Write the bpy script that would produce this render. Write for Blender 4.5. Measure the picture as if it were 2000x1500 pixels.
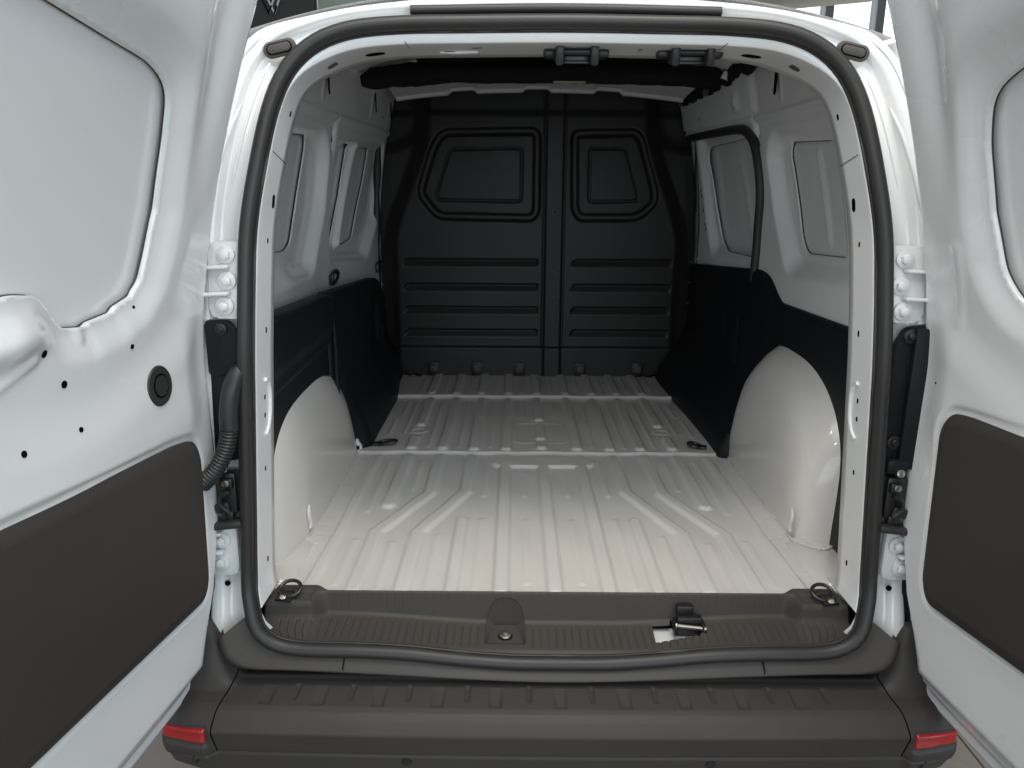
import bpy, bmesh, math, random
import numpy as np
from mathutils import Vector, Matrix
random.seed(4); np.random.seed(4)
for o in list(bpy.data.objects): bpy.data.objects.remove(o)
SC = bpy.context.scene; COL = SC.collection
# ------------------------------------------------------------------ camera
PITCH, YAW, ROLL = 0.25757, 0.00338, 0.00592
CAM = (-0.0895, -1.43, 0.8377)
def cam_axes(p, y, r):
    f = np.array([-math.sin(y)*math.cos(p), math.cos(y)*math.cos(p), -math.sin(p)])
    rt = np.array([math.cos(y), math.sin(y), 0]); d = np.cross(f, rt)
    return math.cos(r)*rt-math.sin(r)*d, math.sin(r)*rt+math.cos(r)*d, f
_r, _d, _f = cam_axes(PITCH, YAW, ROLL)
cam = bpy.data.objects.new('camera', bpy.data.cameras.new('camera')); COL.objects.link(cam)
cam.matrix_world = Matrix(((_r[0], -_d[0], -_f[0], CAM[0]), (_r[1], -_d[1], -_f[1], CAM[1]), (_r[2], -_d[2], -_f[2], CAM[2]), (0, 0, 0, 1)))
cam.data.sensor_width = 36; cam.data.lens = 26.64; cam.data.clip_start = .02; cam.data.clip_end = 200
SC.camera = cam
# ------------------------------------------------------------------ light
SC.view_settings.view_transform = 'Standard'; SC.view_settings.look = 'None'
SC.view_settings.exposure = 0.06; SC.view_settings.gamma = 1; SC.view_settings.use_curve_mapping = False
W = bpy.data.worlds.new('World'); SC.world = W; W.use_nodes = True
_b = W.node_tree.nodes['Background']; _b.inputs[0].default_value = (.74, .88, 1.0, 1); _b.inputs[1].default_value = .34
def area(name, loc, target, sx, sy, power, col):
    l = bpy.data.lights.new(name, 'AREA'); l.shape = 'RECTANGLE'; l.size = sx; l.size_y = sy; l.energy = power; l.color = col
    o = bpy.data.objects.new(name, l); COL.objects.link(o); o.location = loc
    o.rotation_euler = (Vector(target)-Vector(loc)).to_track_quat('-Z', 'Y').to_euler(); return o
WARM = (1.0, .84, .66); COOL = (.74, .88, 1.0)
area('ceiling_lamp', (.1, -.46, 2.75), (.05, -.30, 0), 1.5, .35, 30, (1.0, .88, .74))
area('ceiling_lamp', (0, 2.6, 2.9), (0, 2.5, 0), 1.6, .4, 25, WARM)
area('added_ceiling_softbox', (0, -1.75, 3.2), (0, -.9, 0), 4.4, 2.0, 72, (.86, .94, 1.0))  # unseen softbox added overhead to light top faces and the cargo bay
area('unseen_window_fill', (.0, -5.6, 1.2), (0, .8, .5), 7.5, 2.4, 118, (.86, .94, 1.0))  # broad unseen fill added behind the camera to brighten the interior
area('unseen_window_fill', (3.0, -3.8, 1.5), (-.5, -.4, .5), 2.4, 2.2, 46, (.68, .85, 1.0))  # unseen cool fill on the right, tints the left door blue
for k, (x, y) in enumerate(((-1.7, -1.1), (-.9, -1.9), (.8, -1.7), (1.7, -1.0), (-1.9, -2.8), (1.9, -2.9), (.0, -2.6))):
    area('ceiling_spot', (x, y, 2.7), (x*.6, y+.8, 0), .10, .10, 2.6, WARM)
# ------------------------------------------------------------------ materials
def new_mat(name):
    m = bpy.data.materials.new(name); m.use_nodes = True
    return m, m.node_tree, m.node_tree.nodes['Principled BSDF']
def mat(name, col, rough=.5, metal=0, var=.06, vscale=6, bump=0, bscale=200, coat=0, coat_rough=.05, rvar=.06, spec=.5, sheen=0):
    m, nt, p = new_mat(name); L = nt.links.new
    tc = nt.nodes.new('ShaderNodeTexCoord')
    n1 = nt.nodes.new('ShaderNodeTexNoise'); n1.inputs['Scale'].default_value = vscale; n1.inputs['Detail'].default_value = 5; L(tc.outputs['Object'], n1.inputs['Vector'])
    mx = nt.nodes.new('ShaderNodeMix'); mx.data_type = 'RGBA'
    a = [max(0, c*(1-var)) for c in col]; b = [min(1, c*(1+var)) for c in col]
    mx.inputs[6].default_value = (*a, 1); mx.inputs[7].default_value = (*b, 1)
    L(n1.outputs['Fac'], mx.inputs[0]); L(mx.outputs[2], p.inputs['Base Color'])
    mr = nt.nodes.new('ShaderNodeMapRange'); mr.inputs[3].default_value = rough-rvar; mr.inputs[4].default_value = rough+rvar
    L(n1.outputs['Fac'], mr.inputs[0]); L(mr.outputs[0], p.inputs['Roughness'])
    p.inputs['Metallic'].default_value = metal; p.inputs['Specular IOR Level'].default_value = spec
    p.inputs['Coat Weight'].default_value = coat; p.inputs['Coat Roughness'].default_value = coat_rough
    if bump:
        n2 = nt.nodes.new('ShaderNodeTexNoise'); n2.inputs['Scale'].default_value = bscale; n2.inputs['Detail'].default_value = 3
        L(tc.outputs['Object'], n2.inputs['Vector'])
        bp = nt.nodes.new('ShaderNodeBump'); bp.inputs['Strength'].default_value = bump; bp.inputs['Distance'].default_value = .002 if bscale < 250 else .00022
        L(n2.outputs['Fac'], bp.inputs['Height']); L(bp.outputs[0], p.inputs['Normal'])
    return m
PAINT = mat('white_paint', (.80, .805, .80), .28, var=.012, vscale=3, bump=.03, bscale=30, coat=1, coat_rough=.03)
PAINT_IN = mat('white_primer_paint', (.86, .865, .86), .32, var=.02, vscale=5, bump=.04, bscale=40, coat=.7, coat_rough=.07)
FLOORP = mat('cargo_floor_paint', (.68, .655, .62), .32, var=.035, vscale=4, bump=.05, bscale=45, coat=.7, coat_rough=.07)
PLASTIC = mat('dark_grain_plastic', (.064, .058, .053), .48, var=.12, vscale=5, bump=.25, bscale=1400, spec=.2)
BUMP_M = mat('bumper_plastic', (.054, .049, .046), .46, var=.14, vscale=4, bump=.25, bscale=1200, spec=.2)
LINER = mat('black_liner_plastic', (.0095, .010, .0125), .50, var=.2, vscale=6, bump=.2, bscale=900, spec=.25)
BULK = mat('bulkhead_plastic', (.0155, .0140, .0135), .42, var=.12, vscale=3, bump=.2, bscale=900, spec=.28)
FABRIC = mat('door_trim_board', (.038, .033, .029), .66, var=.12, vscale=3, bump=.35, bscale=1500)
RUBBER = mat('rubber', (.028, .026, .025), .46, var=.15, vscale=12, bump=.1, bscale=300)
LUG = mat('dark_bracket_plastic', (.022, .021, .021), .42, var=.1, vscale=20)
PLUG = mat('grey_rubber', (.085, .075, .068), .6, var=.1, vscale=30)
BLACK = mat('black_metal', (.012, .012, .012), .35, var=.2, vscale=40)
VOID = mat('hole_dark', (.004, .004, .004), .9, var=0, spec=.05)
STEEL = mat('zinc_steel', (.45, .42, .36), .32, metal=1, var=.15, vscale=60)
RED = mat('red_reflector', (.34, .010, .012), .22, var=.1, vscale=40, coat=.6, bump=.4, bscale=500)
FOAM = mat('black_foam', (.010, .010, .011), .9, var=.2, vscale=60, bump=.5, bscale=250, spec=.2)
TILE = mat('beige_floor_tile', (.24, .205, .17), .28, var=.06, vscale=9, coat=.2)
GROUT = mat('grout', (.16, .14, .12), .8)
DARKWALL = mat('dark_wall_panel', (.06, .05, .045), .6)
PALEWALL = mat('pale_green_wall', (.45, .52, .40), .7)
LABELM = mat('kraft_label', (.45, .40, .28), .6)
SIGNW = mat('white_sign', (.8, .8, .8), .4)
FRAMEG = mat('grey_window_frame', (.20, .19, .18), .5)
CEIL = mat('beige_ceiling_panel', (.50, .47, .38), .8)
ALU = mat('wheel_alloy', (.35, .35, .36), .4, metal=1)
TYRE = mat('tyre', (.02, .02, .02), .8)
def emis(name, col, s):
    m, nt, p = new_mat(name); p.inputs['Base Color'].default_value = (.6, .6, .6, 1)
    p.inputs['Emission Color'].default_value = (*col, 1); p.inputs['Emission Strength'].default_value = s; return m
DAY = emis('daylight_pane', (.93, .97, 1.0), 1.6)
# ------------------------------------------------------------------ helpers
def sst(a, b, x):
    t = np.clip((x-a)/(b-a), 0, 1); return t*t*(3-2*t)
def rpoly(pts, r=.02, n=7):
    P = [np.array(p[:2], float) for p in pts]; R = [p[2] if len(p) > 2 else r for p in pts]; out = []
    for i in range(len(P)):
        a, b, c = P[i-1], P[i], P[(i+1) % len(P)]
        u = a-b; v = c-b; lu = np.linalg.norm(u); lv = np.linalg.norm(v); u /= lu; v /= lv
        k = min(R[i], .48*lu, .48*lv)
        p0 = b+u*k; p2 = b+v*k
        for t in np.linspace(0, 1, n): out.append((1-t)**2*p0+2*t*(1-t)*b+t*t*p2)
    return np.array(out)
def sd_line(U, V, pts, closed=False):
    pts = np.asarray(pts, float); d = np.full(U.shape, 1e9); m = len(pts)
    for i in range(m if closed else m-1):
        a = pts[i]; b = pts[(i+1) % m]; e = b-a; l = e@e
        if l < 1e-14: continue
        t = np.clip(((U-a[0])*e[0]+(V-a[1])*e[1])/l, 0, 1)
        d = np.minimum(d, (U-a[0]-t*e[0])**2+(V-a[1]-t*e[1])**2)
    return np.sqrt(d)
def sd_poly(U, V, pts):
    pts = np.asarray(pts, float); d = sd_line(U, V, pts, True); ins = np.zeros(U.shape, bool); m = len(pts)
    for i in range(m):
        a = pts[i]; b = pts[(i+1) % m]
        if a[1] == b[1]: continue
        c = ((a[1] > V) != (b[1] > V)) & (U < (b[0]-a[0])*(V-a[1])/(b[1]-a[1])+a[0]); ins ^= c
    return np.where(ins, -d, d)
def rib(U, V, path, hw, e=.005):
    return 1-sst(hw-e, hw+e, sd_line(U, V, path))
def link(name, me, m, parent=None, kind=None):
    if m: me.materials.append(m)
    o = bpy.data.objects.new(name, me); COL.objects.link(o)
    if parent: o.parent = parent
    if kind: o['kind'] = kind
    return o
def mesh_obj(name, verts, faces, m, parent=None, angle=None, smooth=True):
    me = bpy.data.meshes.new(name); me.from_pydata([tuple(map(float, v)) for v in verts], [], [tuple(map(int, f)) for f in faces])
    if smooth:
        me.polygons.foreach_set('use_smooth', [True]*len(me.polygons))
        if angle: me.set_sharp_from_angle(angle=math.radians(angle))
    me.update(); return link(name, me, m, parent)
def sheet(name, u0, u1, v0, v1, su, sv, hf, mp, m, parent, sdf=None, thick=0, angle=None):
    nu = int(math.ceil((u1-u0)/su)); nv = int(math.ceil((v1-v0)/sv))
    U, V = np.meshgrid(np.linspace(u0, u1, nu+1), np.linspace(v0, v1, nv+1), indexing='ij')
    keep = np.ones((nu, nv), bool)
    if sdf is not None:
        Uc = .25*(U[:-1, :-1]+U[1:, :-1]+U[:-1, 1:]+U[1:, 1:]); Vc = .25*(V[:-1, :-1]+V[1:, :-1]+V[:-1, 1:]+V[1:, 1:])
        keep = sdf(Uc, Vc) < 0
        cnt = np.zeros(U.shape, int); 
        for a in (0, 1):
            for b in (0, 1): cnt[a:a+nu, b:b+nv] += keep
        S = sdf(U, V); e = 1e-4
        gx = (sdf(U+e, V)-sdf(U-e, V))/(2*e); gy = (sdf(U, V+e)-sdf(U, V-e))/(2*e); g = np.maximum(gx*gx+gy*gy, .3)
        lim = 1.2*max(su, sv); mv = (cnt > 0) & (cnt < 4) & (np.abs(S) < lim)
        for _ in range(1):
            U = np.where(mv, U-S*gx/g, U); V = np.where(mv, V-S*gy/g, V)
    H = hf(U, V) if callable(hf) else np.full(U.shape, float(hf))
    P = np.stack(mp(U, V, H), -1).reshape(-1, 3)
    idx = np.arange((nu+1)*(nv+1)).reshape(nu+1, nv+1)
    q = np.stack([idx[:-1, :-1], idx[1:, :-1], idx[1:, 1:], idx[:-1, 1:]], -1)[keep]
    used = np.unique(q); rm = -np.ones(len(P), int); rm[used] = np.arange(len(used)); q = rm[q]; V3 = P[used]; F = [q]
    if thick:
        P2 = np.stack(mp(U, V, H-thick), -1).reshape(-1, 3)[used]
        ed = {}
        for f in q:
            for i in range(4):
                a, b = int(f[i]), int(f[(i+1) % 4]); k = (min(a, b), max(a, b)); ed[k] = None if k in ed else (a, b)
        be = [x for x in ed.values() if x]; n0 = len(V3); bv = sorted({i for e in be for i in e}); mpv = {v: n0+i for i, v in enumerate(bv)}
        V3 = np.concatenate([V3, P2[bv]]); F.append(np.array([(a, mpv[a], mpv[b], b) for a, b in be]))
    F = np.concatenate(F); me = bpy.data.meshes.new(name)
    me.vertices.add(len(V3)); me.vertices.foreach_set('co', V3.ravel())
    me.loops.add(len(F)*4); me.loops.foreach_set('vertex_index', F.ravel().astype(np.int32))
    me.polygons.add(len(F)); me.polygons.foreach_set('loop_start', np.arange(0, len(F)*4, 4, dtype=np.int32))
    try: me.polygons.foreach_set('loop_total', np.full(len(F), 4, np.int32))
    except Exception: pass
    me.update(calc_edges=True); me.validate()
    me.polygons.foreach_set('use_smooth', np.ones(len(me.polygons), bool))
    if angle: me.set_sharp_from_angle(angle=math.radians(angle))
    return link(name, me, m, parent)
def loft(name, loops, m, parent, closed=False, cap=False, angle=None):
    L = np.array(loops); k, n = L.shape[:2]; V = L.reshape(-1, 3); F = []
    for i in range(k-1):
        for j in range(n if closed else n-1):
            j2 = (j+1) % n; F.append((i*n+j, i*n+j2, (i+1)*n+j2, (i+1)*n+j))
    F = [tuple(f) for f in F]
    if cap: F.append(tuple(range((k-1)*n, k*n)))
    return mesh_obj(name, V, F, m, parent, angle)
def smooth_path(pts, n, closed=False):
    P = np.array(pts, float); m = len(P); out = []
    seg = m if closed else m-1
    def g(i): return P[i % m] if closed else P[min(max(i, 0), m-1)]
    for i in range(seg):
        a, b, c, d = g(i-1), g(i), g(i+1), g(i+2)
        for t in np.linspace(0, 1, 24, endpoint=False):
            out.append(.5*((2*b)+(-a+c)*t+(2*a-5*b+4*c-d)*t*t+(-a+3*b-3*c+d)*t**3))
    if not closed: out.append(P[-1])
    Q = np.array(out+([out[0]] if closed else [])); L = np.concatenate([[0], np.cumsum(np.linalg.norm(np.diff(Q, axis=0), axis=1))])
    s = np.linspace(0, L[-1], n, endpoint=not closed)
    return np.stack([np.interp(s, L, Q[:, i]) for i in range(Q.shape[1])], -1)
def tube_geo(path, r, seg=10, closed=False, up=None, flat=1.0, cap=True):
    P = np.array(path, float); n = len(P); r = np.broadcast_to(np.array(r, float), (n,))
    T = np.roll(P, -1, 0)-np.roll(P, 1, 0) if closed else np.gradient(P, axis=0)
    T /= np.maximum(np.linalg.norm(T, axis=1, keepdims=True), 1e-9)
    N = np.zeros((n, 3)); ref = np.array(up if up is not None else ((0, 0, 1) if abs(T[0, 2]) < .9 else (1, 0, 0)), float)
    for i in range(n):
        v = ref-T[i]*(ref@T[i]); v /= max(np.linalg.norm(v), 1e-9); N[i] = v
        if up is None: ref = v
    B = np.cross(T, N); a = np.linspace(0, 2*math.pi, seg, endpoint=False)
    V = P[:, None]+r[:, None, None]*(np.cos(a)[None, :, None]*N[:, None]*flat+np.sin(a)[None, :, None]*B[:, None])
    F = []
    for i in range(n if closed else n-1):
        i2 = (i+1) % n
        for j in range(seg): F.append((i*seg+j, i*seg+(j+1) % seg, i2*seg+(j+1) % seg, i2*seg+j))
    if cap and not closed: F += [tuple(range(seg)), tuple(range((n-1)*seg, n*seg))]
    return V.reshape(-1, 3), F
def tube(name, path, r, m, parent, **k):
    V, F = tube_geo(path, r, **k); return mesh_obj(name, V, F, m, parent, angle=60)
class MB:
    def __init__(s): s.bm = bmesh.new()
    def _add(s, b, mtx):
        me = bpy.data.meshes.new('t'); b.to_mesh(me); b.free(); me.transform(mtx); s.bm.from_mesh(me); bpy.data.meshes.remove(me); return s
    def box(s, c, size, rot=(0, 0, 0), bev=.002, seg=2):
        b = bmesh.new(); bmesh.ops.create_cube(b, size=1); bmesh.ops.scale(b, vec=size, verts=b.verts)
        if bev: bmesh.ops.bevel(b, geom=b.edges[:], offset=min(bev, .45*min(size)), segments=seg, affect='EDGES', profile=.5)
        from mathutils import Euler
        return s._add(b, Matrix.Translation(c) @ Euler(rot).to_matrix().to_4x4())
    def cyl(s, c, axis, r, h, seg=20, bev=.001, r2=None):
        b = bmesh.new(); bmesh.ops.create_cone(b, cap_ends=True, segments=seg, radius1=r, radius2=r if r2 is None else r2, depth=h)
        if bev:
            ed = [e for e in b.edges if len([f for f in e.link_faces if len(f.verts) > 4]) == 1]
            bmesh.ops.bevel(b, geom=ed, offset=min(bev, .4*h), segments=2, affect='EDGES', profile=.5)
        q = Vector((0, 0, 1)).rotation_difference(Vector(axis).normalized())
        return s._add(b, Matrix.Translation(c) @ q.to_matrix().to_4x4())
    def prism(s, pts, frame, h, bev=.001):
        # pts 2D polygon; frame(a,b,c)->xyz, c from 0..h
        b = bmesh.new(); n = len(pts)
        v0 = [b.verts.new(frame(p[0], p[1], 0)) for p in pts]; v1 = [b.verts.new(frame(p[0], p[1], h)) for p in pts]
        b.faces.new(v0); top = b.faces.new(v1[::-1])
        for i in range(n): b.faces.new((v0[i], v1[i], v1[(i+1) % n], v0[(i+1) % n]))
        if bev: bmesh.ops.bevel(b, geom=[e for e in top.edges], offset=bev, segments=2, affect='EDGES', profile=.5)
        return s._add(b, Matrix.Identity(4))
    def geo(s, V, F):
        me = bpy.data.meshes.new('t'); me.from_pydata([tuple(map(float, v)) for v in V], [], [tuple(f) for f in F]); s.bm.from_mesh(me); bpy.data.meshes.remove(me); return s
    def tube(s, path, r, **k): return s.geo(*tube_geo(path, r, **k))
    def build(s, name, m, parent=None, angle=35):
        bmesh.ops.recalc_face_normals(s.bm, faces=s.bm.faces[:])
        me = bpy.data.meshes.new(name); s.bm.to_mesh(me); s.bm.free()
        me.polygons.foreach_set('use_smooth', [True]*len(me.polygons)); me.set_sharp_from_angle(angle=math.radians(angle)); me.update()
        return link(name, me, m, parent)
def stadium(cx, cz, a, b, rot=0, n=20):
    # rounded capsule polygon half length a, half height b
    out = []
    for i in range(n):
        t = 2*math.pi*(i+.5)/n; x = b*math.cos(t)+(a-b if math.cos(t) > 0 else b-a); z = b*math.sin(t)
        out.append((cx+x*math.cos(rot)-z*math.sin(rot), cz+x*math.sin(rot)+z*math.cos(rot)))
    return out
def lean(z): return .16*np.clip((np.asarray(z, float)-.5)/.65, 0, 2)**1.6
def yS(z): return -.075+lean(z)-.035*sst(.10, -.04, np.asarray(z, float))
def wx(z, y=0.0): return .70-.07*np.clip((np.asarray(z, float)-.6)/.56, 0, 1.4)**1.8-.028*sst(.9, 1.85, np.asarray(y, float))
# ------------------------------------------------------------------ showroom setting
fl = MB().box((0, 2, -.66), (40, 30, .1), bev=0).build('showroom_floor', GROUT); fl['kind'] = 'structure'
tm = None
for i in range(-5, 5):
    for j in range(-4, 6):
        if tm is None:
            t = MB().box((0, 0, 0), (.596, .596, .012), bev=.0015, seg=1).build('floor_tile', TILE, fl); tm = t.data
        else:
            t = bpy.data.objects.new('floor_tile', tm); COL.objects.link(t); t.parent = fl
        t.location = (i*.6+.22, j*.6-.35, -.606)
rest = MB()
for (cx, cy, sx, sy) in ((-11.5, 2, 17, 30), (11.3, 2, 17, 30), (0, 10.2, 6, 13), (0, -9.1, 6, 12.8)): rest.box((cx-.08, cy, -.606), (sx, sy, .012), bev=0)
rest.build('tile_field', TILE, fl)
bw = MB().box((-3.3, 7.05, 1.1), (2.3, .1, 3.5), bev=.003).build('showroom_wall_panel', DARKWALL)
bw['label'] = 'dark brown wall panel with white emblem beyond the van roof'; bw['category'] = 'wall panel'
bw2 = MB().box((-.2, 7.1, 1.1), (3.85, .1, 3.5), bev=.003).build('showroom_wall', PALEWALL); bw2['kind'] = 'structure'
# emblem: two interlaced open diamonds on the dark panel
em = MB()
def band(pts, w=.016):
    for a, b in zip(pts[:-1], pts[1:]):
        a = np.array(a); b = np.array(b); e = b-a; l = np.hypot(*e); n = np.array([-e[1], e[0]])/l*w; e = e/l*w*.5
        q = [a-n*.5-e, b-n*.5+e, b+n*.5+e, a+n*.5-e]
        em.prism([(float(p[0]), float(p[1])) for p in q], lambda x, z, c: (x, 6.99-c, z), .02, bev=0)
ex, ez = -2.585, 2.70
for sx in (-1, 1):
    ox = .028*sx
    band([(ex+ox, ez+.19*sx), (ex+ox-.085, ez), (ex+ox, ez-.19), (ex+ox+.028, ez-.128)])
    band([(ex+ox, ez-.19), (ex+ox+.085, ez), (ex+ox, ez+.19)])
emo = em.build('wall_emblem', SIGNW); emo['label'] = 'white outlined diamond emblem on the dark wall panel'; emo['category'] = 'emblem'
wn = bpy.data.objects.new('showroom_window', None); COL.objects.link(wn); wn.location = (3.2, 7.1, -.6)
wn['label'] = 'bright showroom window with grey mullions behind the van roof'; wn['category'] = 'window'
def wchild(mb, name, m):
    o = mb.build(name, m, wn); o.matrix_parent_inverse = Matrix.Translation((-3.2, -7.1, .6)); return o
for x in (2.55, 3.26, 3.78, 5.0):
    wchild(MB().box((x-.18+.015*0, 7.02, 1.1), (.085, .1, 3.5)), 'mullion', FRAMEG)
for a, b in ((2.42, 3.03), (3.13, 3.55), (3.65, 4.77)):
    wchild(MB().box(((a+b)/2, 7.12, 1.1), (b-a, .02, 3.4), bev=0), 'pane', DAY)
cb = MB().box((1.9, 5.6, 2.36), (2.2, .5, .12), rot=(0, -.09, 0), bev=.004).build('ceiling_beam', CEIL)
cb['label'] = 'beige ceiling beam crossing in front of the bright window'; cb['category'] = 'beam'
# ------------------------------------------------------------------ the van
VAN = bpy.data.objects.new('cargo_van', None); COL.objects.link(VAN); VAN.location = (0, 0, 0)
VAN['label'] = 'white cargo van seen from behind with both rear doors open'; VAN['category'] = 'van'
# --- opening loop
half = [(0, -.082), (.10, -.081), (.20, -.073), (.30, -.062), (.40, -.057), (.50, -.055), (.555, -.045), (.592, -.015), (.607, .03), (.613, .08), (.605, .21), (.592, .40), (.582, .55), (.577, .66), (.572, .76), (.557, .86), (.535, .967), (.507, 1.035), (.463, 1.081), (.40, 1.108), (.31, 1.119), (.18, 1.122), (0, 1.124)]
full = half+[(-x, z) for x, z in half[-2:0:-1]]
NL = 240
LP = smooth_path(full, NL, closed=True)          # starts at bottom centre, runs via right side
tg = np.roll(LP, -1, 0)-np.roll(LP, 1, 0); tg /= np.linalg.norm(tg, axis=1, keepdims=True)
NO = np.stack([tg[:, 1], -tg[:, 0]], -1)         # outward normal in (X,Z)
def ring(off, dy, idx=None, dz=0):
    q = LP+NO*np.asarray(off).reshape(-1, 1) if np.ndim(off) else LP+NO*off
    y = yS(LP[:, 1])+dy
    r = np.stack([q[:, 0], y, q[:, 1]+dz], -1); return r if idx is None else r[idx]
top = np.where(LP[:, 1] > .012)[0]
ax_ = np.abs(NO[:, 0]); nz = NO[:, 1]
w_out = .036+.068*sst(.12, .8, ax_)
# outer frame (body in white)
prof = [(-.10, .012), (.10, .006), (.18, .010), (.26, .024), (.34, .028), (.50, .028), (.57, .026), (.62, .016), (.70, .013), (.80, .012), (.90, .013), (.96, .018), (1.0, .030), (1.01, .05)]
oh = np.array([(.72, -.3), (.70, 0), (.70, .3), (.69, .6), (.672, .8), (.65, .93), (.625, 1.02), (.603, 1.072), (.575, 1.103), (.545, 1.120), (.46, 1.141), (.38, 1.156), (.28, 1.167), (.15, 1.174), (0, 1.176)])
opl = smooth_path(np.concatenate([oh, oh[-2::-1]*np.array([-1, 1])]), 400)
pa = np.arctan2(opl[:, 1]-.45, opl[:, 0]); la = np.arctan2(LP[:, 1]-.45, LP[:, 0])
fixa = lambda a: np.where(a < -math.pi/2, a+2*math.pi, a)
pa = fixa(pa); la = fixa(la); OX = np.interp(la, pa, opl[:, 0]); OZ = np.interp(la, pa, opl[:, 1]); OO = np.stack([OX, OZ], -1)
top2 = np.where(LP[:, 1] > -.03)[0]
def oring(t, d):
    q = LP+(OO-LP)*t; zz = LP[:, 1]*(1-min(t, 1))+OZ*min(t, 1)
    return np.stack([q[:, 0], yS(LP[:, 1])*.5+yS(zz)*.5+d, q[:, 1]], -1)[top2]
rings = [oring(t, d) for t, d in prof]
fr = loft('body_frame', rings, PAINT, VAN)
def obead(t0, t1, z0, z1, sx, r):
    ii = [i for i in range(NL) if z0 < LP[i, 1] < z1 and LP[i, 0]*sx > .3]; ii = sorted(ii, key=lambda i: LP[i, 1]); pts = []
    for k, i in enumerate(ii):
        t = t0+(t1-t0)*k/max(1, len(ii)-1); q = LP[i]+(OO[i]-LP[i])*t; d = np.interp(t, [p[0] for p in prof], [p[1] for p in prof]); zz = LP[i, 1]*(1-t)+OO[i, 1]*t
        pts.append((q[0], float(yS(LP[i, 1])*.5+yS(zz)*.5+d), q[1]))
    rr = np.full(len(pts), r); rr[0] = rr[-1] = r*.3; tube('pressed_bead', pts, rr, PAINT, VAN, seg=8)
for sx in (-1, 1): obead(.74, .58, .74, .94, sx, .0035); obead(.46, .40, .80, 1.02, sx, .003); obead(.86, .80, .90, 1.04, sx, .003)
last = rings[-1][np.isin(top2, top)]
ex_ = (.14*sst(.3, 1, ax_)*sst(1.05, .85, LP[:, 1]))[top]; nrm3 = np.stack([NO[top, 0], 0*ax_[top], NO[top, 1]], -1)
s1 = last+nrm3*(ex_*.8)[:, None]+np.array([0, .03, 0]); s2 = last+nrm3*ex_[:, None]+np.array([0, .10, 0])
s3 = s2.copy(); s3[:, 1] = .9; s3 += nrm3*.035; s3[:, 2] = np.minimum(s3[:, 2]+.13*sst(.6, 1.1, s3[:, 2]), 1.282-.085*(np.abs(s3[:, 0])/.62)**2); s4 = s3.copy(); s4[:, 1] = 2.3; s4 += nrm3*.008
loft('body_shell', [last, s1, s2, s3, s4], PAINT, VAN)
MB().box((0, 1.15, -.19), (1.46, 2.2, .3), bev=.02).build('underbody', BLACK, VAN)
for sx in (-1, 1):
    MB().box((sx*.83, 1.2, -.15), (.06, 2.2, .34), bev=.02).build('side_sill', PAINT, VAN)
# inner flange of the opening
wi_c = .018+.016*sst(.3, 1, nz); dI = .10+.045*sst(.3, 1, nz)
wi_e = .020+.017*sst(.3, 1, nz)
fr2 = [ring(.004, .004, top), ring(-wi_c*.55, .0, top), ring(-wi_c*.94, .0015, top), ring(-wi_c*.985, .004, top), ring(-wi_c, .008, top)]
for t in (.25, .5, .75, 1.0): fr2.append(np.stack([(LP-NO*(wi_c*(1-t)+wi_e*t)[:, None])[:, 0], yS(LP[:, 1])+.014+(dI-.014)*t, (LP-NO*(wi_c*(1-t)+wi_e*t)[:, None])[:, 1]], -1)[top])
e_ = fr2[-1]; out_ = e_+nrm3*.02; out_[:, 1] += .004; far = e_+nrm3*.09; far[:, 1] += .03
loft('opening_flange', fr2+[out_, far], PAINT_IN, VAN)
def on_flange(x_or_i, t):
    i = x_or_i; q = LP[i]-NO[i]*(wi_c[i]*(1-t)+wi_e[i]*t); return np.array([q[0], yS(LP[i, 1])+.014+(dI[i]-.014)*t, q[1]])
def nearest(x, z): return int(np.argmin((LP[:, 0]-x)**2+(LP[:, 1]-z)**2))
def flange_hole(x, z, t, along, across, m=VOID, name='flange_hole'):
    i = nearest(x, z); c = on_flange(i, t); T = np.array([tg[i, 0], 0, tg[i, 1]]); A = on_flange(i, min(1, t+.2))-on_flange(i, max(0, t-.2)); A /= np.linalg.norm(A)
    T -= A*(T@A); T /= np.linalg.norm(T); n = np.cross(T, A); 
    if n@np.array([-c[0], 0, .5-c[2]]) < 0: n = -n
    pts = stadium(0, 0, max(along, across), min(along, across), 0 if along > across else math.pi/2, 16)
    return MB().prism(pts, lambda a, b, h: tuple(c+T*a+A*b+n*(h-.0006)), .0012, bev=0).build(name, m, VAN)
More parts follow.
